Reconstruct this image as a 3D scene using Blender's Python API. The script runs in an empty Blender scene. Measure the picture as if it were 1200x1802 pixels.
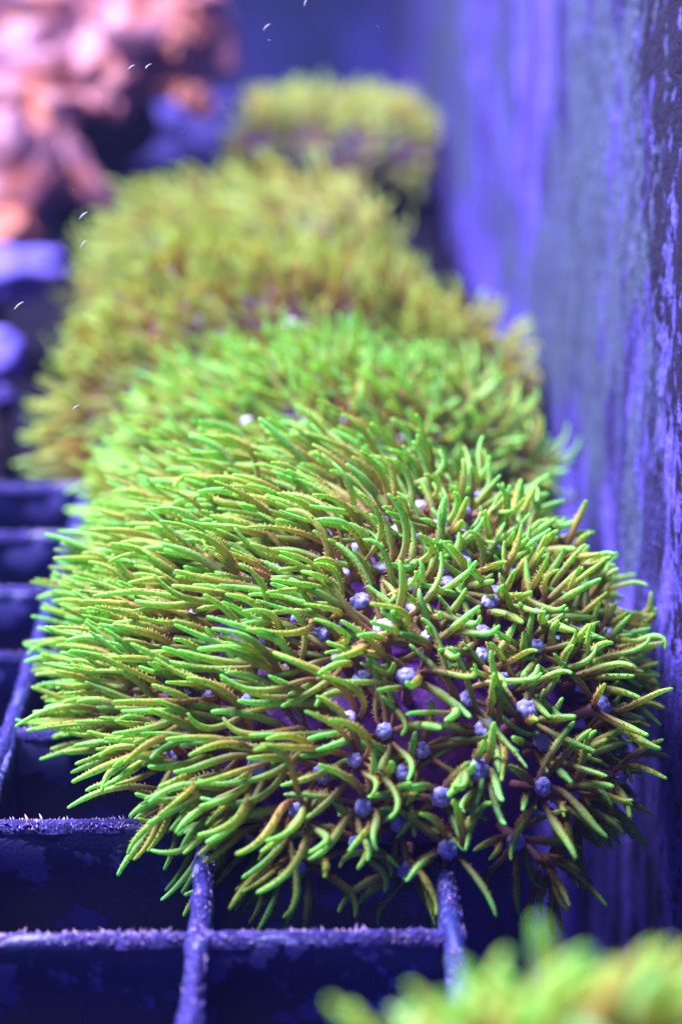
import bpy, bmesh, math, random
import numpy as np

# ------------------------------------------------------------------ scene, camera, light (1 unit = 1 cm)
S = bpy.context.scene
COL = S.collection
S.unit_settings.scale_length = 0.01
random.seed(4); RNG = np.random.default_rng(11)

F_PX, IMG_H = 3697.0, 1802.0
PITCH, YAW, CAM_Z = math.radians(17.8), math.radians(1.03), 6.1
cam = bpy.data.cameras.new('camera'); camo = bpy.data.objects.new('camera', cam); COL.objects.link(camo)
camo.location = (0, 0, CAM_Z); camo.rotation_euler = (math.pi/2 - PITCH, 0, -YAW)
cam.sensor_fit = 'VERTICAL'; cam.sensor_height = 36.0; cam.sensor_width = 36.0
cam.lens = F_PX/IMG_H*36.0
cam.clip_start = 0.5; cam.clip_end = 400
cam.dof.use_dof = True; cam.dof.focus_distance = 13.7; cam.dof.aperture_fstop = 0.27
S.camera = camo

W = bpy.data.worlds.new('World'); S.world = W; W.use_nodes = True
bg = W.node_tree.nodes['Background']
bg.inputs['Color'].default_value = (0.25, 0.25, 1.0, 1); bg.inputs['Strength'].default_value = 0.21

def lamp(name, loc, target, size, power, color):
    l = bpy.data.lights.new(name, 'AREA'); l.shape = 'DISK'; l.size = size; l.energy = power; l.color = color
    o = bpy.data.objects.new(name, l); COL.objects.link(o); o.location = loc
    d = np.array(target, float) - np.array(loc, float)
    from mathutils import Vector
    o.rotation_euler = Vector(d).to_track_quat('-Z', 'Y').to_euler()
    return o
LC = (0.90, 0.82, 1.0)
lamp('aquarium_lamp', (-16, 19, 28), (0.5, 14, 0), 17.0, 72000, LC)
lamp('aquarium_lamp', (-10, 46, 32), (0, 34, 0), 16.0, 28000, LC)

S.view_settings.view_transform = 'Standard'; S.view_settings.look = 'None'
S.view_settings.exposure = 0.0; S.view_settings.gamma = 1.0; S.view_settings.use_curve_mapping = False
S.render.engine = 'CYCLES'
S.cycles.use_denoising = True
S.cycles.max_bounces = 7; S.cycles.diffuse_bounces = 4; S.cycles.glossy_bounces = 2
S.cycles.transmission_bounces = 4; S.cycles.sample_clamp_indirect = 4.0
S.cycles.caustics_reflective = False; S.cycles.caustics_refractive = False

WALL_X = 2.62

# ------------------------------------------------------------------ helpers
def tag(o, label=None, cat=None, group=None, kind=None):
    for k, v in (('label', label), ('category', cat), ('group', group), ('kind', kind)):
        if v: o[k] = v
    return o

def mesh_np(name, verts, quads=None, tris=None, data=None, smooth=True):
    verts = np.ascontiguousarray(verts, np.float32).reshape(-1, 3)
    q = np.zeros((0, 4), np.int32) if quads is None else np.asarray(quads, np.int32).reshape(-1, 4)
    t = np.zeros((0, 3), np.int32) if tris is None else np.asarray(tris, np.int32).reshape(-1, 3)
    me = bpy.data.meshes.new(name)
    me.vertices.add(len(verts)); me.vertices.foreach_set('co', verts.ravel())
    loops = np.concatenate([q.ravel(), t.ravel()]).astype(np.int32)
    me.loops.add(len(loops)); me.loops.foreach_set('vertex_index', loops)
    starts = np.concatenate([np.arange(len(q))*4, len(q)*4 + np.arange(len(t))*3]).astype(np.int32)
    me.polygons.add(len(starts)); me.polygons.foreach_set('loop_start', starts)
    if smooth: me.polygons.foreach_set('use_smooth', np.ones(len(starts), bool))
    me.update(calc_edges=True)
    if data is not None:
        a = me.attributes.new('data', 'FLOAT_COLOR', 'POINT')
        d = np.ones((len(verts), 4), np.float32); d[:, :data.shape[1]] = data
        a.data.foreach_set('color', d.ravel())
    return me

def obj(name, me, mat=None, parent=None):
    if mat is not None and len(me.materials) == 0: me.materials.append(mat)
    o = bpy.data.objects.new(name, me); COL.objects.link(o)
    if parent is not None: o.parent = parent
    return o

def empty(name, loc=(0, 0, 0)):
    o = bpy.data.objects.new(name, None); COL.objects.link(o); o.location = loc
    o.empty_display_size = 0.2
    return o

def nrm(v): return v/np.maximum(np.linalg.norm(v, axis=-1, keepdims=True), 1e-9)

class Waves:
    """smooth pseudo noise, a sum of sines"""
    def __init__(self, seed, f0=1.0, n=10, rough=0.55):
        r = np.random.default_rng(seed)
        self.k = nrm(r.normal(size=(n, 3)))*(f0*np.exp(r.uniform(0, 1.6, (n, 1))))
        self.p = r.uniform(0, 6.28, n); self.w = (np.linalg.norm(self.k, axis=1)/f0)**(-rough*2); self.w /= np.sqrt((self.w**2).sum()/2)
    def __call__(self, p):
        return (np.sin(p @ self.k.T + self.p)*self.w).sum(-1)

def sph_grid(nu, nv):
    th = np.linspace(0, 2*np.pi, nu, endpoint=False); ph = np.linspace(-np.pi/2, np.pi/2, nv)
    T, P = np.meshgrid(th, ph)
    d = np.stack([np.cos(P)*np.cos(T), np.cos(P)*np.sin(T), np.sin(P)], -1).reshape(-1, 3)
    i = np.arange(nv-1)[:, None]*nu; j = np.arange(nu)[None]
    q = np.stack([i+j, i+(j+1) % nu, i+nu+(j+1) % nu, i+nu+j], -1).reshape(-1, 4)
    return d, q

def tubes(P, R, sides, ref=None):
    """P (n,m,3) centre lines, R (n,m) radii -> rings (n,m,s,3), quads, frame vectors"""
    n, m, _ = P.shape
    T = np.gradient(P, axis=1); T = nrm(T)
    if ref is None: ref = np.where(np.abs(T[:, 0, 2:3]) < 0.9, np.array([[0, 0, 1.0]]), np.array([[1.0, 0, 0]]))
    U = np.zeros_like(P)
    u = nrm(ref - (ref*T[:, 0]).sum(-1, keepdims=True)*T[:, 0])
    for k in range(m):
        u = nrm(u - (u*T[:, k]).sum(-1, keepdims=True)*T[:, k]); U[:, k] = u
    V = np.cross(T, U)
    a = np.linspace(0, 2*np.pi, sides, endpoint=False)
    rings = P[:, :, None] + R[:, :, None, None]*(np.cos(a)[:, None]*U[:, :, None] + np.sin(a)[:, None]*V[:, :, None])
    i = np.arange(m-1)[:, None]*sides; j = np.arange(sides)[None]
    q = np.stack([i+j, i+(j+1) % sides, i+sides+(j+1) % sides, i+sides+j], -1).reshape(-1, 4)
    return rings, q, T, U, V

# ------------------------------------------------------------------ materials
class NT:
    def __init__(self, name):
        self.m = bpy.data.materials.new(name); self.m.use_nodes = True
        self.t = self.m.node_tree; self.p = self.t.nodes['Principled BSDF']; self.out = self.t.nodes['Material Output']
    def n(self, kind, **kw):
        x = self.t.nodes.new(kind)
        for k, v in kw.items():
            if k in x.inputs.keys(): x.inputs[k].default_value = v
            else: setattr(x, k, v)
        return x
    def l(self, a, b): self.t.links.new(a, b)
    def ramp(self, fac, stops, interp='LINEAR'):
        r = self.n('ShaderNodeValToRGB'); r.color_ramp.interpolation = interp
        e = r.color_ramp.elements
        while len(e) < len(stops): e.new(0.5)
        for i, (p, c) in enumerate(stops):
            e[i].position = p; e[i].color = (*c, 1) if len(c) == 3 else c
        if fac is not None: self.l(fac, r.inputs[0])
        return r.outputs[0]
    def mix(self, fac, a, b, mode='MIX'):
        x = self.n('ShaderNodeMix', data_type='RGBA', blend_type=mode)
        for s, v in ((x.inputs[0], fac), (x.inputs[6], a), (x.inputs[7], b)):
            if hasattr(v, 'links'): self.l(v, s)
            else: s.default_value = v if not isinstance(v, tuple) else (*v, 1)
        return x.outputs[2]
    def math(self, op, a, b=0.0):
        x = self.n('ShaderNodeMath', operation=op)
        for s, v in ((x.inputs[0], a), (x.inputs[1], b)):
            if hasattr(v, 'links'): self.l(v, s)
            else: s.default_value = v
        return x.outputs[0]
    def noise(self, scale, detail=4, rough=0.55, vec=None, mapping=None):
        x = self.n('ShaderNodeTexNoise'); x.inputs['Scale'].default_value = scale
        x.inputs['Detail'].default_value = detail; x.inputs['Roughness'].default_value = rough
        if vec is None:
            vec = self.n('ShaderNodeTexCoord').outputs['Object']
        if mapping:
            mp = self.n('ShaderNodeMapping'); mp.inputs['Scale'].default_value = mapping; self.l(vec, mp.inputs[0]); vec = mp.outputs[0]
        self.l(vec, x.inputs['Vector']); return x.outputs[0]
    def bump(self, h, strength=0.5, dist=0.02):
        b = self.n('ShaderNodeBump'); b.inputs['Strength'].default_value = strength; b.inputs['Distance'].default_value = dist
        self.l(h, b.inputs['Height']); self.l(b.outputs[0], self.p.inputs['Normal']); return b.outputs[0]

def m_tentacle(name, tip, mid, base, transl=0.55):
    s = NT(name)
    at = s.n('ShaderNodeAttribute', attribute_name='data')
    sep = s.n('ShaderNodeSeparateColor'); s.l(at.outputs['Color'], sep.inputs[0])
    t, rnd, pin = sep.outputs[0], sep.outputs[1], sep.outputs[2]; side = at.outputs['Alpha']
    nz = s.noise(7.0, 3, 0.6)
    tt = s.math('ADD', t, s.math('MULTIPLY', s.math('SUBTRACT', nz, 0.5), 0.25))
    tt = s.math('ADD', tt, s.math('MULTIPLY', s.math('SUBTRACT', rnd, 0.5), 0.22))
    c = s.ramp(tt, [(0.08, base), (0.36, tuple(0.6*np.array(base)+0.4*np.array(mid))), (0.64, mid), (0.97, tip)])
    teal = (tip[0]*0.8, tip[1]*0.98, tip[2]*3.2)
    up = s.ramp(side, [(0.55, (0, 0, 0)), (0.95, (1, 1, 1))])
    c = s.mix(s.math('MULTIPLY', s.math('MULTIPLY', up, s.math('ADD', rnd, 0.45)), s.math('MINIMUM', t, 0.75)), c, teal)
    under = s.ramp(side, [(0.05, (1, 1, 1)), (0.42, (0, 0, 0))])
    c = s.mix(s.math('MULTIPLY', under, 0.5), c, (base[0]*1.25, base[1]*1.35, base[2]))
    c = s.mix(s.math('MULTIPLY', pin, 0.75), c, (base[0]*1.2, base[1]*1.1, base[2]*0.8))
    fine = s.noise(42.0, 3, 0.65)
    c = s.mix(s.ramp(fine, [(0.30, (0.75, 0.75, 0.75)), (0.48, (0, 0, 0))]), c, (base[0]*0.8, base[1]*1.3, base[2]*0.6))
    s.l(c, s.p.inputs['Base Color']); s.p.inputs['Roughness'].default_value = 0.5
    s.p.inputs['Specular IOR Level'].default_value = 0.4
    s.bump(fine, 0.7, 0.012)
    tr = s.n('ShaderNodeBsdfTranslucent'); s.l(c, tr.inputs[0])
    mx = s.n('ShaderNodeMixShader'); mx.inputs[0].default_value = transl
    s.l(s.p.outputs[0], mx.inputs[1]); s.l(tr.outputs[0], mx.inputs[2]); s.l(mx.outputs[0], s.out.inputs[0])
    return s.m

def m_simple(name, col, rough=0.6, noise=None, bump=None, sss=0.0, spec=0.4):
    s = NT(name)
    if noise:
        sc, c2 = noise
        s.l(s.mix(s.ramp(s.noise(sc, 5), [(0.35, (0, 0, 0)), (0.65, (1, 1, 1))]), col, c2), s.p.inputs['Base Color'])
    else: s.p.inputs['Base Color'].default_value = (*col, 1)
    s.p.inputs['Roughness'].default_value = rough; s.p.inputs['Specular IOR Level'].default_value = spec
    if bump: s.bump(s.noise(bump[0], 4), bump[1], bump[2])
    if sss:
        s.p.inputs['Subsurface Weight'].default_value = sss; s.p.inputs['Subsurface Radius'].default_value = (0.3, 0.2, 0.4)
        s.p.inputs['Subsurface Scale'].default_value = 0.15
    return s.m

M = {}
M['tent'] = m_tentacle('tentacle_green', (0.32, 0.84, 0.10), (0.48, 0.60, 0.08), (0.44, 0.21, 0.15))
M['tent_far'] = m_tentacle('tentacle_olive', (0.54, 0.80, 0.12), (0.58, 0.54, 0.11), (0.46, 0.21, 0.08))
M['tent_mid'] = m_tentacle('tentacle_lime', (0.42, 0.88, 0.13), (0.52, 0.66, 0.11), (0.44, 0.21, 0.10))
M['stalk'] = m_simple('polyp_stalk_mauve', (0.34, 0.15, 0.17), 0.5, (9.0, (0.40, 0.18, 0.32)), (30, 0.3, 0.01))
M['mouth'] = m_simple('polyp_mouth_lavender', (0.42, 0.42, 1.0), 0.4, (1.6, (0.24, 0.28, 1.0)), sss=0.5)
M['coenenchyme'] = m_simple('purple_mat', (0.20, 0.045, 0.60), 0.55, (3.0, (0.15, 0.04, 0.30)), (14, 0.5, 0.03))
M['plug'] = m_simple('dark_ceramic_and_gap_shade', (0.010, 0.009, 0.02), 0.8, (4.0, (0.022, 0.016, 0.03)), (12, 0.5, 0.03), spec=0.05)  # plug ceramic; also colours the pink coral's trunk as painted gap shade

# rack plastic: dark navy with patches of pale film
s = NT('rack_plastic')
film = s.ramp(s.noise(2.6, 5, 0.6), [(0.55, (0, 0, 0)), (0.58, (1, 1, 1))])
film2 = s.ramp(s.noise(9.0, 3, 0.6), [(0.62, (0, 0, 0)), (0.70, (1, 1, 1))])
f = s.math('MAXIMUM', s.math('MULTIPLY', film, 0.8), s.math('MULTIPLY', film2, 0.5))
c = s.mix(f, (0.010, 0.018, 0.14), (0.12, 0.12, 0.55))
s.l(c, s.p.inputs['Base Color']); s.l(s.math('ADD', s.math('MULTIPLY', f, 0.4), 0.38), s.p.inputs['Roughness'])
s.bump(s.math('ADD', f, s.noise(40, 3)), 0.3, 0.02)
M['rack'] = s.m
s = NT('rack_crust')
c = s.mix(s.ramp(s.noise(14, 4), [(0.4, (0, 0, 0)), (0.65, (1, 1, 1))]), (0.008, 0.009, 0.11), (0.035, 0.028, 0.22))
s.l(c, s.p.inputs['Base Color']); s.p.inputs['Roughness'].default_value = 0.6; s.p.inputs['Specular IOR Level'].default_value = 0.12; s.bump(s.noise(45, 4), 0.8, 0.03)
M['crust'] = s.m
M['grain'] = m_simple('sediment_grain', (0.11, 0.09, 0.55), 0.35, (9.0, (0.36, 0.24, 0.42)))

# tank wall: lavender coralline film scraped in vertical streaks, grey-green algae, dark bare patches near the front
s = NT('wall_film')
tc = s.n('ShaderNodeTexCoord').outputs['Object']
sx = s.n('ShaderNodeSeparateXYZ'); s.l(tc, sx.inputs[0]); Yc, Zc = sx.outputs[1], sx.outputs[2]
streak = s.noise(1.0, 6, 0.62, tc, (1, 1.7, 0.55))
streak_f = s.noise(1.0, 6, 0.7, tc, (1, 5.0, 3.2))
broad = s.noise(1.0, 3, 0.5, tc, (1, 0.34, 0.22))
flake = s.noise(1.0, 6, 0.68, tc, (1, 4.6, 4.2))
base = s.mix(s.ramp(s.math('ADD', s.math('MULTIPLY', streak, 0.7), s.math('MULTIPLY', streak_f, 0.3)), [(0.44, (0, 0, 0)), (0.53, (1, 1, 1))]), (0.025, 0.024, 0.14), (0.14, 0.105, 0.80))
hi = s.math('MULTIPLY', s.math('SUBTRACT', Zc, 0.6), 0.22)
alg = s.ramp(s.math('ADD', s.math('ADD', broad, s.math('MINIMUM', s.math('MAXIMUM', hi, -0.2), 0.07)), s.math('MULTIPLY', s.math('SUBTRACT', streak, 0.5), 1.3)),
             [(0.525, (0, 0, 0)), (0.58, (1, 1, 1))])
near = s.n('ShaderNodeMapRange'); s.l(Yc, near.inputs[0]); near.inputs[1].default_value = 14.2; near.inputs[2].default_value = 15.6
c = s.mix(s.math('MULTIPLY', s.math('MULTIPLY', alg, near.outputs[0]), 0.9), base, s.mix(streak_f, (0.016, 0.030, 0.065), (0.085, 0.14, 0.20)))
grain = s.noise(1.0, 4, 0.75, tc, (1, 11.0, 13.0))
c = s.mix(s.ramp(grain, [(0.38, (0.7, 0.7, 0.7)), (0.52, (0, 0, 0))]), c, (0.02, 0.02, 0.09))
c = s.mix(s.ramp(grain, [(0.60, (0, 0, 0)), (0.70, (0.6, 0.6, 0.6))]), c, (0.22, 0.16, 0.85))
# dark bare patches: more of them towards the front edge and higher up
ny = s.math('MULTIPLY', s.math('SUBTRACT', 15.6, Yc), 0.09)
nz_ = s.math('MULTIPLY', s.math('SUBTRACT', Zc, 3.0), 0.07)
dk = s.math('ADD', flake, s.math('MINIMUM', s.math('MAXIMUM', s.math('ADD', ny, nz_), -0.12), 0.17))
dark = s.ramp(dk, [(0.52, (0, 0, 0)), (0.57, (1, 1, 1))])
c = s.mix(dark, c, (0.010, 0.009, 0.045))
s.l(c, s.p.inputs['Base Color']); s.p.inputs['Roughness'].default_value = 0.85; s.p.inputs['Specular IOR Level'].default_value = 0.12
h = s.math('ADD', s.math('MULTIPLY', flake, 1.2), s.math('ADD', s.math('ADD', streak_f, grain), s.math('MULTIPLY', dark, -0.5)))
s.bump(h, 1.0, 0.09)
M['wall'] = s.m
M['backwall'] = m_simple('back_wall_blue', (0.006, 0.014, 0.09), 0.8, (0.22, (0.035, 0.035, 0.30)))
M['floor'] = m_simple('tank_floor_dark', (0.02, 0.02, 0.05), 0.8, (0.3, (0.05, 0.05, 0.1)))
M['ledge'] = m_simple('ledge_black_stone', (0.004, 0.004, 0.012), 0.95, (1.5, (0.008, 0.007, 0.018)), (5, 0.5, 0.05), spec=0.02)
M['lavender'] = m_simple('lavender_crust', (0.06, 0.06, 0.38), 0.7, (1.4, (0.11, 0.09, 0.46)), (6, 0.6, 0.08), spec=0.1)
s = NT('pink_coral_skin')
c = s.mix(s.ramp(s.noise(1.1, 5, 0.65), [(0.46, (0, 0, 0)), (0.68, (1, 1, 1))]), (0.30, 0.15, 0.25), (0.40, 0.11, 0.05))  # orange patches over the pink paint in the coral's warm shade
s.l(c, s.p.inputs['Base Color']); s.p.inputs['Roughness'].default_value = 0.45; s.bump(s.noise(5, 4), 0.5, 0.06)
s.p.inputs['Subsurface Weight'].default_value = 0.3; s.p.inputs['Subsurface Radius'].default_value = (0.6, 0.3, 0.2); s.p.inputs['Subsurface Scale'].default_value = 0.3
M['pink'] = s.m
M['orange'] = m_simple('orange_coral_skin_and_shade', (0.46, 0.12, 0.05), 0.5, (1.2, (0.40, 0.17, 0.15)), (5, 0.4, 0.05))  # orange knobs' own colour, and painted warm shade on lobes in the gaps
M['violet_rock'] = m_simple('violet_rock', (0.07, 0.06, 0.32), 0.8, (0.9, (0.02, 0.02, 0.10)), (4, 0.6, 0.1), spec=0.05)
M['brown'] = m_simple('brown_rock', (0.06, 0.035, 0.05), 0.85, (2.0, (0.02, 0.015, 0.03)), (6, 0.5, 0.05), spec=0.05)
M['speck'] = m_simple('white_flake', (0.5, 0.48, 0.8), 0.6)

# ------------------------------------------------------------------ setting
def grid_box(name, x0, x1, y0, y1, z0, z1, mat, kind='structure'):
    bm = bmesh.new(); bmesh.ops.create_cube(bm, size=1)
    for v in bm.verts:
        v.co = ((x0+x1)/2 + v.co.x*(x1-x0), (y0+y1)/2 + v.co.y*(y1-y0), (z0+z1)/2 + v.co.z*(z1-z0))
    me = bpy.data.meshes.new(name); bm.to_mesh(me); bm.free()
    o = obj(name, me, mat); tag(o, kind=kind); return o

# right wall with real vertical relief, thick slab
ys = np.concatenate([np.linspace(4, 22, 200), np.linspace(22.2, 66, 110)]); zs = np.linspace(-14, 16, 260)
Yg, Zg = np.meshgrid(ys, zs)
wv = Waves(3, 1.0, 14, 0.4)
q3 = np.stack([0*Yg, Yg*1.8, Zg*0.6], -1)
rel = 0.030*wv(q3) + 0.014*Waves(8, 1.0, 14, 0.3)(np.stack([0*Yg, Yg*4.5, Zg*3.2], -1))
v1 = np.stack([WALL_X + rel, Yg, Zg], -1).reshape(-1, 3)
ny_, nz0 = len(ys), len(zs)
i = np.arange(nz0-1)[:, None]*ny_; j = np.arange(ny_-1)[None]
q1 = np.stack([i+j, i+ny_+j, i+ny_+j+1, i+j+1], -1).reshape(-1, 4)
cb = np.array([[WALL_X+1.2, y, z] for y, z in ((4, -14), (66, -14), (66, 16), (4, 16))])
n0 = len(v1); c00, c10, c01, c11 = 0, ny_-1, (nz0-1)*ny_, nz0*ny_-1
q2 = [[n0, n0+1, n0+2, n0+3], [c00, c10, n0+1, n0], [c10, c11, n0+2, n0+1], [c11, c01, n0+3, n0+2], [c01, c00, n0, n0+3]]
tag(obj('wall_right', mesh_np('wall_right', np.vstack([v1, cb]), np.vstack([q1, q2])), M['wall']), kind='structure')
grid_box('wall_back', -60, WALL_X+1.3, 66.01, 67.5, -14, 16, M['backwall'])
grid_box('floor', -60, WALL_X+1.3, 2, 66, -15.2, -14.01, M['floor'])

# dark stone ledge behind the rack
d, q = sph_grid(8, 6)
nx, nyl = 60, 70
X, Y = np.meshgrid(np.linspace(-9, 2.45, nx), np.linspace(20.9, 50, nyl))
hz = -0.62 + 0.10*Waves(21, 0.7)(np.stack([X, Y, 0*X], -1))
top = np.stack([X + 0.1*np.sin(Y*2), Y + 0.1*np.sin(X*3), hz], -1).reshape(-1, 3)
bot = top.copy(); bot[:, 2] = -2.6
i = np.arange(nyl-1)[:, None]*nx; j = np.arange(nx-1)[None]
qt = np.stack([i+j, i+j+1, i+nx+j+1, i+nx+j], -1).reshape(-1, 4); N = nx*nyl
rim = np.concatenate([np.arange(nx), np.arange(1, nyl)*nx+nx-1, (nyl-1)*nx+np.arange(nx-2, -1, -1), np.arange(nyl-2, 0, -1)*nx])
rn = np.roll(rim, -1); qr = np.stack([rim+N, rn+N, rn, rim], -1)
tag(obj('stone_ledge', mesh_np('stone_ledge', np.vstack([top, bot]), np.vstack([qt, qt[:, ::-1]+N, qr])), M['ledge']), kind='structure')

# ------------------------------------------------------------------ egg-crate rack
def bar_mesh(name, length, wt, wb, hgt, seed, n=80):
    """a bar along +X, top at z=0, slightly tapered, uneven by growth"""
    r = np.random.default_rng(seed)
    xs = np.linspace(0, length, n)
    prof = np.array([(-wb/2, -hgt), (-wt/2, -0.06), (-wt/2+0.018, -0.012), (0, 0.004), (wt/2-0.018, -0.012), (wt/2, -0.06), (wb/2, -hgt)])
    v = np.zeros((n, 7, 3)); v[:, :, 0] = xs[:, None]; v[:, :, 1] = prof[:, 0]; v[:, :, 2] = prof[:, 1]
    w = Waves(seed, 3.0, 10, 0.3)
    v[:, :, 1] += 0.008*w(v.reshape(-1, 3)).reshape(n, 7); v[:, 1:6, 2] += 0.010*w(v.reshape(-1, 3)*1.7+5).reshape(n, 7)[:, 1:6]
    i = np.arange(n-1)[:, None]*7; j = np.arange(7)[None]
    q = np.stack([i+j, i+7+j, i+7+(j+1) % 7, i+(j+1) % 7], -1).reshape(-1, 4)
    t = [[0, k, k+1] for k in range(1, 6)] + [[(n-1)*7, (n-1)*7+k+1, (n-1)*7+k] for k in range(1, 6)]
    return mesh_np(name, v.reshape(-1, 3), q, t)

def crust_mesh(length, w, seed, n=160):
    r = np.random.default_rng(seed); wv = Waves(seed+5, 9.0, 10, 0.2)
    xs = np.linspace(0.01, length-0.01, n); ws = np.linspace(-1, 1, 7)
    X, U = np.meshgrid(xs, ws, indexing='ij')
    z = 0.004 + 0.012*np.maximum(0, 1-U**2)*(1.0+0.5*wv(np.stack([X, U*0.2, 0*X], -1))) - 0.05*np.abs(U)**3
    y = U*(w/2+0.012)*(1+0.12*wv(np.stack([X*1.3, 0*X, 0*X+2], -1)))
    v = np.stack([X, y, z], -1).reshape(-1, 3)
    i = np.arange(n-1)[:, None]*7; j = np.arange(6)[None]
    return mesh_np('crust', v, np.stack([i+j, i+7+j, i+7+j+1, i+j+1], -1).reshape(-1, 4))

def grains_mesh(length, w, count, seed, size=0.0055):
    r = np.random.default_rng(seed)
    base = np.array([[1, 0, -.3], [-.5, .87, -.3], [-.5, -.87, -.3], [0, 0, 1.2]])
    tri = np.array([[0, 1, 3], [1, 2, 3], [2, 0, 3], [0, 2, 1]])
    c = np.stack([r.uniform(0, length, count), np.clip(r.normal(0, w*0.34, count), -w*0.52, w*0.52), np.full(count, 0.012)], -1)
    c[:, 2] -= 0.03*np.abs(c[:, 1]/(w/2))**2
    s_ = size*np.exp(r.normal(0, 0.45, count)); a = r.uniform(0, 6.28, count)
    b = np.repeat(base[None], count, 0)*s_[:, None, None]
    b[:, :, 2] *= r.uniform(0.6, 2.6, count)[:, None]
    bx = b[:, :, 0]*np.cos(a)[:, None]-b[:, :, 1]*np.sin(a)[:, None]; by = b[:, :, 0]*np.sin(a)[:, None]+b[:, :, 1]*np.cos(a)[:, None]
    tl = r.normal(0, 0.6, (count, 2))
    v = np.stack([bx+b[:, :, 2]*tl[:, :1], by+b[:, :, 2]*tl[:, 1:], b[:, :, 2]], -1) + c[:, None]
    t = (tri[None]+np.arange(count)[:, None, None]*4).reshape(-1, 3)
    return mesh_np('grains', v.reshape(-1, 3), None, t, smooth=False)

rack = tag(empty('egg_crate_rack', (-2, 14, -1)), 'dark blue plastic egg crate grid rack under the nearest star polyps', 'rack')
RX0, RX1, BY0, PIT = -8.2, 0.93, 10.96, 1.5
def put(o, loc, rz=0.0):
    o.parent = rack; o.location = (loc[0]+2, loc[1]-14, loc[2]+1); o.rotation_euler = (0, 0, rz)
for k in range(-4, 7):
    y = BY0 + PIT*k
    o = obj('cross_bar', bar_mesh('cross_bar', RX1-RX0, 0.12, 0.10, 1.0, 40+k, 140), M['rack']); put(o, (RX0, y, -0.02))
    cr = obj('crust', crust_mesh(RX1-RX0, 0.10, 60+k, 420), M['crust'], o)
    g = obj('sediment', grains_mesh(RX1-RX0, 0.11, 4500 if k in (0, 1) else 700, 80+k), M['grain'], o); tag(g, kind='stuff')
for jx in range(-5, 2):
    x = -0.64 + PIT*jx; L = 6*PIT+6.2
    o = obj('long_bar', bar_mesh('long_bar', L, 0.125, 0.10, 1.03, 140+jx, 160), M['rack']); put(o, (x, BY0-4*PIT-0.1, 0.0), math.pi/2)
    cr = obj('crust', crust_mesh(L, 0.105, 160+jx, 420), M['crust'], o)
    g = obj('sediment', grains_mesh(L, 0.115, 2600 if jx >= 0 else 600, 180+jx), M['grain'], o); tag(g, kind='stuff')

# ------------------------------------------------------------------ star polyp colonies
class Dome:
    def __init__(self, C, abc, lump, seed, zflat):
        self.C = np.array(C, float); self.abc = np.array(abc, float); self.lump = lump; self.w = Waves(seed, 2.2, 12, 0.5); self.zf = zflat
    def R(self, d):
        r = 1/np.sqrt(((d/self.abc)**2).sum(-1))
        return r*(1 + self.lump*self.w(d*1.3))
    def point(self, d): return self.C + d*self.R(d)[..., None]
    def rho(self, p):
        e = p-self.C; d = nrm(e); return np.linalg.norm(e, axis=-1)/self.R(d)
    def normal(self, p, h=0.03):
        g = np.stack([self.rho(p+h*np.eye(3)[k]) - self.rho(p-h*np.eye(3)[k]) for k in range(3)], -1)
        return nrm(g)

def sstep(a, b, x): t = np.clip((x-a)/(b-a), 0, 1); return t*t*(3-2*t)

def sample_polyps(dome, spacing, zmin, dmin_z, seed, want, keep=None):
    r = np.random.default_rng(seed)
    d = nrm(r.normal(size=(9000, 3))); d = d[d[:, 2] > dmin_z]
    p = dome.point(d); p = p[p[:, 2] > zmin]
    if keep is not None: p = p[keep(p)]
    p = p[(dome.normal(p)*nrm(np.array([0, 0, CAM_Z])-p)).sum(-1) > -0.22]
    out = np.zeros((0, 3))
    for x in p:
        sp = (spacing(x) if callable(spacing) else spacing)*r.uniform(0.85, 1.15)
        if len(out) == 0 or np.min(((out-x)**2).sum(1)) > sp*sp:
            out = np.vstack([out, x])
            if len(out) >= want: break
    return out

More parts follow.
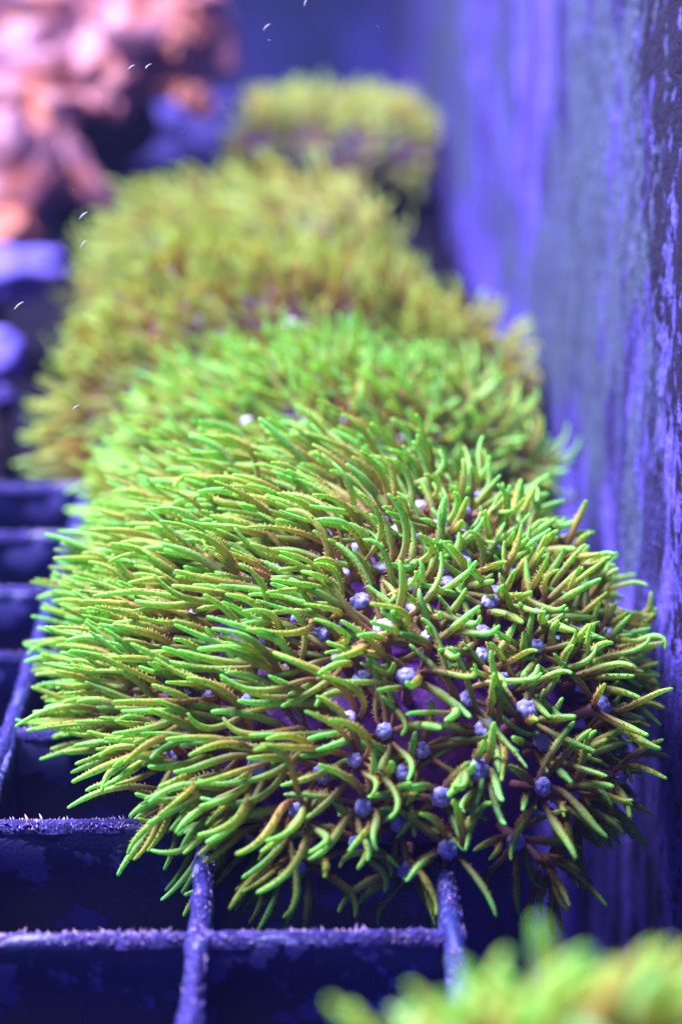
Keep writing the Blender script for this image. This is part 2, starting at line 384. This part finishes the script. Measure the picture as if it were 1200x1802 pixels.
def tentacle_curves(dome, D, A, seed, m, flow, base_len, curl, drop):
    """8 centre lines for each polyp: D (n,3) discs, A (n,3) axes -> (n,8,m,3)"""
    r = np.random.default_rng(seed); n = len(D)
    ref = np.where(np.abs(A[:, 2:3]) < 0.9, np.array([[0, 0, 1.0]]), np.array([[1.0, 0, 0]]))
    U = nrm(np.cross(A, ref)); V = np.cross(A, U)
    ang = np.arange(8)[None]*np.pi/4 + r.uniform(0, 6.28, (n, 1)) + r.normal(0, 0.16, (n, 8))
    rad = np.cos(ang)[..., None]*U[:, None] + np.sin(ang)[..., None]*V[:, None]
    Fv, w = flow(D)                                     # flow direction and strength per polyp
    start = D[:, None] + rad*0.055
    lift = (r.uniform(0.3, 0.9, (n, 8, 1)) + (r.uniform(0, 1, (n, 1, 1))**4)*2.2)*(0.55+0.45*np.clip(w, 0, 1))[:, None, None]
    dr = nrm(rad*0.9 + A[:, None]*lift)
    wj = np.clip(w[:, None]*r.uniform(0.75, 1.2, (n, 8)), 0, 1.1)[..., None]
    dr = nrm(dr*(1-0.30*wj) + Fv[:, None]*0.32*wj)
    Lh = base_len(w)[:, None]*r.uniform(0.62, 1.22, (n, 8))*r.uniform(0.85, 1.1, (n, 1))
    cv = r.normal(0, 1, (n, 8, 3)); cv = cv - (cv*dr).sum(-1, keepdims=True)*dr; cv = nrm(cv)*np.abs(r.normal(0, 1, (n, 8, 1)))*curl(w)[:, None, None]
    swerve = -cv*r.uniform(0.3, 1.1, (n, 8, 1))
    P = np.zeros((n, 8, m, 3)); p = start.copy(); P[:, :, 0] = p
    ds = (Lh/(m-1))[..., None]
    pull0 = nrm(Fv[:, None] + r.normal(0, 0.16, (n, 1, 3)) + r.normal(0, 0.15, (n, 8, 3)))
    for k in range(1, m):
        t = k/(m-1)
        pull = pull0
        dr = dr + ds*(5.2*wj*(pull-dr)*(0.25+0.85*t) + (cv*(1-t)+swerve*t)*6.5)
        dr[..., 2] += ds[..., 0]*drop*(0.4+t)*(1+2.6*sstep(0.55, 0.0, D[:, 2]))[:, None]
        dr = nrm(dr)
        q = p + dr*ds
        rho = dome.rho(q); need = 1.07
        bad = rho < need
        if bad.any():
            nn = dome.normal(q[bad]); q[bad] = q[bad] + nn*((need-rho[bad])*0.8)[:, None]
            dr[bad] = nrm(dr[bad] + nn*0.5)
        over = np.maximum(0, q[..., 0]-(WALL_X-0.13)); q[..., 0] -= over
        p = q; P[:, :, k] = p
    return P, Lh

def tentacle_mesh(P, Lh, sides, npin, radius, seed, rnd=None, ax=None):
    """P (n,m,3) -> one mesh of n tentacles with feathery side branchlets"""
    r = np.random.default_rng(seed); n, m, _ = P.shape
    t = np.linspace(0, 1, m)
    prof = np.interp(t, [0, 0.15, 0.45, 0.75, 1.0], [0.90, 0.80, 1.06, 0.92, 0.52])
    rad = radius*prof[None]*r.uniform(0.72, 1.25, (n, 1))*(1+0.06*np.sin(t[None]*r.uniform(9, 22, (n, 1))+r.uniform(0, 6, (n, 1))))
    # rounded end: two more rings beyond the last point
    Te = nrm(P[:, -1]-P[:, -2]); re = rad[:, -1:]
    P = np.concatenate([P, (P[:, -1]+Te*re*0.6)[:, None], (P[:, -1]+Te*re*1.0)[:, None]], 1)
    rad = np.concatenate([rad, re*0.80, re*0.42], 1); t = np.concatenate([t, [1.0, 1.0]]); prof = np.concatenate([prof, [prof[-1]*.8, prof[-1]*.4]]); m += 2

    if ax is not None: ax = nrm(ax[None] + r.normal(0, 0.35, (n, 3)))
    rings, q, T, U, V = tubes(P, rad, sides, ax)
    per = m*sides + 1
    verts = np.concatenate([rings.reshape(n, -1, 3), (P[:, -1] + T[:, -1]*radius*0.16)[:, None]], 1)
    cap = np.array([[(m-1)*sides+j, (m-1)*sides+(j+1) % sides, m*sides] for j in range(sides)])
    off = (np.arange(n)*per)[:, None, None]
    quads = (q[None]+off).reshape(-1, 4); tris = (cap[None]+off).reshape(-1, 3)
    if rnd is None: rnd = r.uniform(0, 1, n)
    dat = np.zeros((n, per, 4)); dat[:, :m*sides, 0] = np.repeat(t, sides)[None]; dat[:, -1, 0] = 1; dat[:, :, 1] = rnd[:, None]
    dat[:, :m*sides, 3] = np.tile(0.5+0.5*np.cos(np.linspace(0, 2*np.pi, sides, endpoint=False)), m)[None]; dat[:, -1, 3] = 0.6
    verts = verts.reshape(-1, 3); dat = dat.reshape(-1, 4)
    if npin:
        tp = np.clip(np.linspace(0.10, 0.97, npin) + r.normal(0, 0.008, npin), 0.05, 0.98); fk = tp*(m-3); k0 = np.minimum(fk.astype(int), m-4); fr = (fk-k0)[None, :, None]
        L_ = lambda a: a[:, k0]*(1-fr) + a[:, k0+1]*fr
        Pp, Tp, Up, Vp = L_(P), nrm(L_(T)), nrm(L_(U)), nrm(L_(V))
        Rp = np.interp(tp, t[:-2], prof[:-2])*radius
        vv, tt, dd = [], [], []; base = len(verts)
        # branchlets leave two flanks of the tentacle; the flank angle varies from tentacle to tentacle
        a0 = np.pi + r.normal(0, 0.3, (n, 1)) + np.zeros((1, npin))
        for sgn in (-1, 1):
            ang = a0 + sgn*1.25 + r.normal(0, 0.3, (n, npin))
            side = np.cos(ang)[..., None]*Up + np.sin(ang)[..., None]*Vp
            ln = radius*1.05*r.uniform(0.35, 1.25, (n, npin))*np.sin(np.pi*np.clip(tp*0.9+0.12, 0, 1))[None]**0.4
            root = Pp + side*(Rp*0.86)[None, :, None]
            thick = radius*0.30
            b1, b2, b3 = root+Tp*thick, root-Tp*thick*0.6+np.cross(Tp, side)*thick, root-Tp*thick*0.6-np.cross(Tp, side)*thick
            apex = root + nrm(side+Tp*r.uniform(0.1, 0.7, (n, npin, 1)))*ln[..., None]
            vv.append(np.stack([b1, b2, b3, apex], 2).reshape(-1, 3))
            cnt = n*npin; ix = base + np.arange(cnt)[:, None]*4
            tt.append(np.concatenate([ix+np.array([[0, 1, 3]]), ix+np.array([[1, 2, 3]]), ix+np.array([[2, 0, 3]])])); base += cnt*4
            d4 = np.zeros((n, npin, 4, 4)); d4[..., 3] = 0.3; d4[..., 0] = tp[None, :, None]; d4[..., 1] = rnd[:, None, None]; d4[..., 2] = 1.0; d4[..., 3, 2] = 0.35; d4[..., 3, 3] = 0.7
            dd.append(d4.reshape(-1, 4))
        verts = np.vstack([verts]+vv); tris = np.vstack([tris]+tt); dat = np.vstack([dat]+dd)
    return mesh_np('tentacle', verts, quads, tris, dat)

def mouth_mesh(seed):
    r = np.random.default_rng(seed); d, q = sph_grid(32, 14); w = Waves(seed, 5.0, 8, 0.3)
    a = np.arctan2(d[:, 1], d[:, 0])
    el = np.arcsin(np.clip(d[:, 2], -1, 1)); rr = 1 + 0.06*np.cos(a*8+r.uniform(0, 6))*np.clip(np.cos(el), 0, 1)*(el > -0.2)*(el < 1.2) + 0.05*w(d) - 0.30*np.exp(-((1-d[:, 2])/0.10))*(0.6+0.4*np.cos(2*a))
    return mesh_np('mouth', d*rr[:, None]*np.array([1, 1, 0.6]), q)
MOUTHS = [mouth_mesh(k) for k in range(5)]
for me in MOUTHS: me.materials.append(M['mouth'])

def rot_to(a):
    from mathutils import Vector
    return Vector(a).to_track_quat('Z', 'Y')

CAMP = np.array([0, 0, CAM_Z])
def colony(label, C, abc, *, seed, spacing, want, flow, base_len, curl, drop=0.0, lump=0.05, zflat=0.03, zmin=0.05, dmin=-0.4,
           m=9, sides=5, npin=0, radius=0.042, tmat='tent_far', singles=0, detail=1, stalk=(0.12, 0.34), keep=None, mats=(80, 40), extra=None, group=None, mouth_r=0.022):
    root = tag(empty('star_polyp_colony', (C[0], C[1], zflat)), label, 'coral', 'colonies of green star polyps')
    inv = -np.array([C[0], C[1], zflat])
    dome = Dome(C, abc, lump, seed, zflat)
    d, q = sph_grid(*mats); v = dome.point(d)
    fine = Waves(seed+77, 6.0, 12, 0.3)
    v = v + d*(0.02*fine(v))[:, None]
    v[:, 2] = np.maximum(v[:, 2], zflat + 0.01*fine(v*2))
    obj('mat', mesh_np('mat', v+inv, q), M['coenenchyme'], root)
    pts = sample_polyps(dome, spacing, zmin, dmin, seed+1, want, keep)
    r = np.random.default_rng(seed+2); n = len(pts)
    Nn = dome.normal(pts); Fv, w = flow(pts)
    A = nrm(Nn + Fv*0.35*w[:, None] + r.normal(0, 0.16, (n, 3)))
    sl = r.uniform(*stalk, n)
    D = pts + (Nn*0.55+A*0.45)*sl[:, None]
    D[:, 0] = np.minimum(D[:, 0], WALL_X-0.16)
    P, Lh = tentacle_curves(dome, D, A, seed+3, m, flow, base_len, curl, drop)
    # which polyps get tentacles of their own: facing the camera and near the focus
    view = nrm(CAMP-pts); score = (Nn*view).sum(-1) - 0.5*np.abs((D[:, 1]-12.6))
    order = np.argsort(-score); single = set(order[:singles].tolist())
    # stalks, flaring into the disc
    ms = 6; ts = np.linspace(0, 1, ms)
    Ps = pts[:, None]*(1-ts)[None, :, None] + D[:, None]*ts[None, :, None] - Nn[:, None]*0.05*(1-ts)[None, :, None]
    rs = (0.085 - 0.035*np.sin(np.pi*ts*0.75) + 0.022*ts**4)[None]*r.uniform(0.85, 1.15, (n, 1))*(radius/0.042)
    rings, qs, T, U, V = tubes(Ps, rs, 8)
    for k in range(n):
        vs = np.vstack([rings[k].reshape(-1, 3), (D[k]+A[k]*0.012)[None]]) + inv
        tr = [[(ms-1)*8+j, (ms-1)*8+(j+1) % 8, ms*8] for j in range(8)]
        if detail:
            po = obj('polyp', mesh_np('polyp', vs, qs, tr), M['stalk'], root)
            mo = obj('mouth', MOUTHS[k % 5], None, po)
            mo.location = D[k]+inv+A[k]*0.042; mo.rotation_mode = 'QUATERNION'; mo.rotation_quaternion = rot_to(A[k])
            sc_ = mouth_r*r.uniform(0.75, 1.15); mo.scale = (sc_,)*3
            rv = r.uniform(0, 1)*0.5 + r.uniform(0, 0.5, 8)
            if k in single:
                for e in range(8):
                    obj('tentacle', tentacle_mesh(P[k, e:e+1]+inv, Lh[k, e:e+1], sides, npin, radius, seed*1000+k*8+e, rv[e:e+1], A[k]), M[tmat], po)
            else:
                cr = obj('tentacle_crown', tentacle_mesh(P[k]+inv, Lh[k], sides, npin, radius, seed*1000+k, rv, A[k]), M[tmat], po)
                cr['kind'] = 'stuff'
        else:
            me = tentacle_mesh(P[k]+inv, Lh[k], sides, npin, radius, seed*1000+k, None, A[k])
            obj('polyp', me, M[tmat], root)
    return root, dome

def sstep(a, b, x): t = np.clip((x-a)/(b-a), 0, 1); return t*t*(3-2*t)

def flow_front(p):
    x = p[:, 0]; z = p[:, 2]; y = p[:, 1]
    low = sstep(0.75, 0.15, z)*sstep(13.6, 12.6, y)
    w = 1.0*sstep(1.15, 0.1, x - 0.25*(y-13.5))
    w = 0.16 + 0.84*w; w = w*(1-0.45*low)
    Fv = np.stack([-np.ones_like(x), -0.12-0.25*low, 0.36-0.85*low], -1)
    Fv[:, 2] += 0.10*np.sin(x*2.1+y*1.3); Fv[:, 1] += 0.12*np.sin(x*1.7-z*3)
    right = sstep(1.0, 1.7, x)
    Fv[:, 0] += right*1.7; Fv[:, 2] += right*0.1
    return nrm(Fv), w
colony('sharp green star polyp colony with lavender mouths, nearest the rack edge and the wall',
       (0.44, 14.15, 0.22), (1.55, 2.02, 1.08), seed=5, spacing=lambda x: 0.188+0.02*float(sstep(0.3, 1.2, x[0]))*float(sstep(15, 13.5, x[1]))+0.0, want=298, flow=flow_front,
       base_len=lambda w: 0.41+0.28*w, curl=lambda w: 1.35-0.70*np.clip(w, 0, 1), drop=-0.35, lump=0.045, zmin=-0.02, dmin=-0.30,
       m=15, sides=6, npin=24, radius=0.0235, mouth_r=0.064, tmat='tent', singles=37, mats=(120, 70),
       keep=lambda p: (p[:, 1] < 16.0) & (p[:, 0] < WALL_X-0.3) & ~((p[:, 0] < -0.7) & (p[:, 2] < 0.25) & (p[:, 1] < 13.4)))

def mkflow(fx, fy, fz, wl, wob=0.35, seed=1):
    a, b, c = Waves(seed, 1.1, 8), Waves(seed+1, 1.1, 8), Waves(seed+2, 1.1, 8)
    def f(p):
        Fv = np.stack([fx+wob*a(p), fy+wob*b(p), fz+wob*0.6*c(p)], -1)
        return nrm(Fv), np.full(len(p), wl)
    return f
BL = lambda w: 0.46+0.12*w
CU = lambda w: 0.6+0*w
colony('slightly blurred star polyp mound just behind the sharp one, a white grain on it',
       (0.28, 18.1, 0.26), (1.58, 1.4, 1.02), seed=15, spacing=0.19, want=296, flow=mkflow(-0.5, -0.3, 0.45, 0.5, 0.5, 31), base_len=BL, curl=CU,
       lump=0.06, m=10, sides=6, npin=7, radius=0.0235, tmat='tent_mid', mats=(80, 40), keep=lambda p: p[:, 1] < 19.4)
colony('wide star polyp mound, third in the row, its ragged lobe hanging out over the dark',
       (-0.10, 22.2, 0.14), (2.0, 1.25, 1.14), seed=25, spacing=0.205, want=298, flow=mkflow(-0.55, -0.1, 0.25, 0.5, 0.5, 41), base_len=lambda w: 0.58+0.15*w, curl=CU,
       lump=0.15, zflat=-0.5, zmin=-0.1, m=9, sides=5, npin=4, radius=0.023, keep=lambda p: p[:, 1] < 23.6)
colony('tall blurred star polyp mound at the back of the touching row',
       (-0.55, 27.6, 0.06), (1.95, 1.25, 1.08), seed=35, spacing=0.215, want=298, flow=mkflow(-0.4, -0.05, 0.35, 0.5, 0.5, 51), base_len=lambda w: 0.58+0.15*w, curl=CU,
       lump=0.11, zflat=-0.5, zmin=-0.1, m=9, sides=5, npin=3, radius=0.024, keep=lambda p: p[:, 1] < 28.6)
far, _ = colony('far flat-topped star polyp colony standing alone by the back of the wall',
       (0.62, 40.0, 0.48), (1.7, 1.45, 0.48), seed=45, spacing=0.34, want=190, flow=mkflow(-0.1, -0.1, 0.6, 0.4, 0.4, 61), base_len=lambda w: 0.5+0.1*w, curl=CU,
       lump=0.05, zflat=0.0, zmin=0.12, dmin=-0.3, m=8, sides=5, npin=0, radius=0.05, detail=0, keep=lambda p: p[:, 1] < 41.2)
fore, _ = colony('heavily blurred star polyp colony closest to the camera at the lower edge',
       (1.17, 6.2, 1.02), (0.95, 0.85, 0.75), seed=55, spacing=0.22, want=200, flow=mkflow(-0.5, 0.25, -0.1, 0.8, 0.5, 71), base_len=lambda w: 0.46+0*w, curl=CU,
       lump=0.05, zflat=0.5, zmin=0.55, m=12, sides=7, npin=8, radius=0.040, tmat='tent_mid', mats=(60, 30), keep=lambda p: p[:, 1] > 5.3)

# plug under the far colony
def lathe(name, prof, n=40, wob=0.03, seed=1):
    prof = np.array(prof); m = len(prof); a = np.linspace(0, 2*np.pi, n, endpoint=False)
    v = np.stack([prof[:, 0:1]*np.cos(a), prof[:, 0:1]*np.sin(a), np.repeat(prof[:, 1:2], n, 1)], -1).reshape(-1, 3)
    w = Waves(seed, 2.0); v[:, :2] *= (1+wob*w(v))[:, None]
    i = np.arange(m-1)[:, None]*n; j = np.arange(n)[None]
    q = np.stack([i+j, i+(j+1) % n, i+n+(j+1) % n, i+n+j], -1).reshape(-1, 4)
    v = np.vstack([v, [[0, 0, prof[0, 1]], [0, 0, prof[-1, 1]]]]); c0, c1 = m*n, m*n+1
    t = [[(k+1) % n, k, c0] for k in range(n)] + [[(m-1)*n+k, (m-1)*n+(k+1) % n, c1] for k in range(n)]
    return mesh_np(name, v, q, t)
o = obj('plug', lathe('plug', [(1.4, -0.75), (1.5, -0.5), (1.5, -0.3), (1.55, -0.2), (1.5, 0.0), (1.5, 0.2)], seed=4), M['brown'], far)

obj('plug', lathe('plug', [(0.55, -0.49), (0.6, -0.2), (0.8, -0.05), (0.85, 0.04)], seed=6), M['plug'], fore)

# ------------------------------------------------------------------ things on the left and behind
def blob(name, c, r, mat, parent=None, lump=0.12, f=2.0, seed=1, rot=None, nu=36, nv=22):
    d, q = sph_grid(nu, nv); w = Waves(seed, f, 12, 0.4)
    v = d*(1+lump*w(d*1.2))[:, None]*np.array(r)
    if rot is not None:
        from mathutils import Euler
        v = v @ np.array(Euler(rot).to_matrix()).T
    o = obj(name, mesh_np(name, v, q), mat, parent); o.location = c; return o

def frag(label, c, r, stem, seed, mat='lavender'):
    t = tag(empty('coral_frag', (c[0], c[1], -0.6)), label, 'coral')
    blob('crust_cap', (0, 0, c[2]+0.6), r, M[mat], t, 0.13, 2.4, seed)
    obj('plug', lathe('plug', [(stem*1.5, -0.1), (stem*1.4, 0.1), (stem, 0.2), (stem*0.9, c[2]+0.6)], seed=seed), M['plug'], t)
frag('smooth lavender coral cap on a plug beside the third polyp mound', (-4.15, 27.0, 0.72), (1.05, 0.8, 0.36), 0.25, 3)
frag('small round pale lavender coral knob below the smooth cap, cut by the picture edge', (-3.45, 23.2, 0.52), (0.30, 0.3, 0.30), 0.1, 5)
frag('tiny dim violet coral knob under the pale round one', (-3.3, 22.6, 0.18), (0.15, 0.15, 0.14), 0.07, 7, 'violet_rock')

def px(x, y, Y):
    """point seen at photograph position (x, y), at depth Y"""
    from mathutils import Vector
    v = Vector(((x-600)/F_PX, -(y-901)/F_PX, -1.0)); v.rotate(camo.rotation_euler)
    k = Y/v.y; return np.array([v.x*k, Y, CAM_Z+v.z*k])
pk = tag(empty('pink_coral', (-4.6, 37, -0.6)), 'big lobed pink and orange soft coral at the back left', 'coral')
def lobe(x, y, Y, rx, ry, rz, mat='pink', rot=(0, 0, 0), seed=1):
    p = px(x, y, Y); o = blob('lobe', p-np.array([-4.6, 37, -0.6]), (rx*1.05, ry, rz*1.05), M[mat], pk, 0.20, 3.0, seed, rot, 48, 32)
R = math.radians
blob('trunk', px(70, 190, 39)-np.array([-4.6, 37, -0.6]), (1.9, 0.9, 1.6), M['plug'], pk, 0.15, 2.0, 99, None, 48, 30)  # trunk coloured near black, painting shade into the gaps between lobes
blob('foot', np.array([-0.8, 2.0, 0.3]), (1.6, 1.2, 1.0), M['plug'], pk, 0.15, 2.0, 98)
for k, a in enumerate([
    (15, 325, 35.2, 0.62, 0.5, 1.05, 'pink', (0, R(10), 0)), (138, 300, 35.6, 0.26, 0.3, 0.85, 'pink', (0, R(-34), 0)), (18, 405, 34.6, 0.40, 0.4, 0.36, 'orange'),
    (45, 165, 36.2, 1.15, 0.6, 0.75, 'pink', (0, R(-15), 0)), (165, 130, 36.1, 0.62, 0.5, 0.62, 'pink', (0, R(25), 0)), (190, 175, 35.9, 0.30, 0.3, 0.30, 'pink'),
    (60, 20, 36.6, 1.2, 0.6, 0.75, 'pink', (0, R(12), 0)), (150, 55, 37.0, 0.40, 0.4, 0.42, 'orange'), (225, 35, 36.5, 0.85, 0.5, 0.62, 'pink', (0, R(-25), 0)),
    (312, 66, 36.2, 0.33, 0.3, 0.42, 'orange', (0, R(10), 0)), (355, 50, 37.2, 0.42, 0.4, 0.95, 'pink', (0, R(-28), 0)), (290, 10, 36.8, 0.7, 0.5, 0.4, 'pink'),
    (340, 168, 36.6, 0.27, 0.3, 0.42, 'orange', (0, R(-30), 0)), (262, 125, 36.9, 0.62, 0.4, 0.48, 'orange', (0, R(20), 0)), (215, 95, 36.7, 0.30, 0.3, 0.55, 'orange', (0, R(-20), 0)),
    (85, 225, 35.9, 0.42, 0.4, 0.45, 'orange'), (-30, 230, 35.8, 0.8, 0.5, 0.7, 'pink'), (95, 290, 36.4, 0.22, 0.3, 0.62, 'orange', (0, R(-20), 0)),
    (60, -60, 36.8, 1.2, 0.6, 0.6, 'pink'), (240, -50, 36.9, 1.0, 0.5, 0.5, 'pink')]):
    lobe(*a, seed=200+k)

def rock(label, c, r, seed, mat='violet_rock'):
    o = blob('rock', c, r, M[mat], None, 0.16, 2.2, seed); tag(o, label, 'rock')
rock('dim violet rock behind the pink coral, next to the far polyp colony', (-1.95, 46, 0.0), (1.3, 1.0, 0.75), 61)
rock('low violet rock between the pink coral and the tall polyp mound', (-4.0, 42, -0.3), (1.6, 0.9, 0.7), 62)

# ------------------------------------------------------------------ small loose things
def flake(p, L, rz, seed, name='drifting_flake'):
    r = np.random.default_rng(seed); m = 7; t = np.linspace(0, 1, m)
    c = np.stack([L*(t-0.5), np.zeros(m), 0.12*L*np.sin(t*2.6)], -1)[None]
    rad = (0.06*L*np.sin(np.pi*(0.12+0.8*t)))[None]
    rings, q, *_ = tubes(c, rad, 6)
    o = obj(name, mesh_np(name, rings.reshape(-1, 3), q), M['speck']); o.location = p
    o.rotation_euler = (r.uniform(-.3, .3), rz, r.uniform(0, 1)); return o
for k, (x, y, Y, L, a) in enumerate([(232, 119, 13.6, .055, -.5), (262, 117, 13.6, .065, -.3), (148, 380, 13.2, .07, -.6), (148, 430, 13.3, .06, -.8), (35, 538, 13.2, .08, -.5), (135, 717, 13.4, .06, -.2),
        (470, 48, 13.3, .06, -.6), (538, 5, 13.4, .05, -.9), (475, 72, 13.3, .04, .3), (665, 50, 13.6, .05, 1.0), (322, 237, 13.3, .05, 1.2), (130, 335, 13.6, .03, .7), (1014, 314, 13.6, .04, .8), (400, 185, 13.0, .05, 1.3), (960, 1360, 11.2, .04, .8), (770, 227, 14, .04, .3)]):
    tag(flake(px(x, y, Y), L, a, k), 'tiny white curled flake drifting in the water', 'flake', 'flakes drifting in the water')
for (x, y, Y, r, lab) in ((512, 570, 20.35, 0.06, 'pale lavender sand grain caught high on the third polyp mound'), (435, 742, 17.0, 0.055, 'pale lavender sand grain caught on the second polyp mound')):
    o = blob('sand_grain', px(x, y, Y), (r, r*0.7, r*0.6), M['speck'], None, 0.12, 2.5, int(x), (0, -0.4, 0), 14, 9); tag(o, lab, 'grain')

# ------------------------------------------------------------------ the slightly milky tank water
hz_m = bpy.data.materials.new('water_haze'); hz_m.use_nodes = True
nt = hz_m.node_tree; nt.nodes.remove(nt.nodes['Principled BSDF'])
pv = nt.nodes.new('ShaderNodeVolumePrincipled'); pv.inputs['Color'].default_value = (0.25, 0.30, 1.0, 1)
pv.inputs['Density'].default_value = 0.0006; pv.inputs['Anisotropy'].default_value = 0.2
nt.links.new(pv.outputs[0], nt.nodes['Material Output'].inputs['Volume'])
hzo = grid_box('haze', -62, WALL_X+3, -3, 70, -16.5, 17.5, hz_m, 'stuff')
tag(hzo, 'faint blue milkiness of the tank water around everything', 'haze')
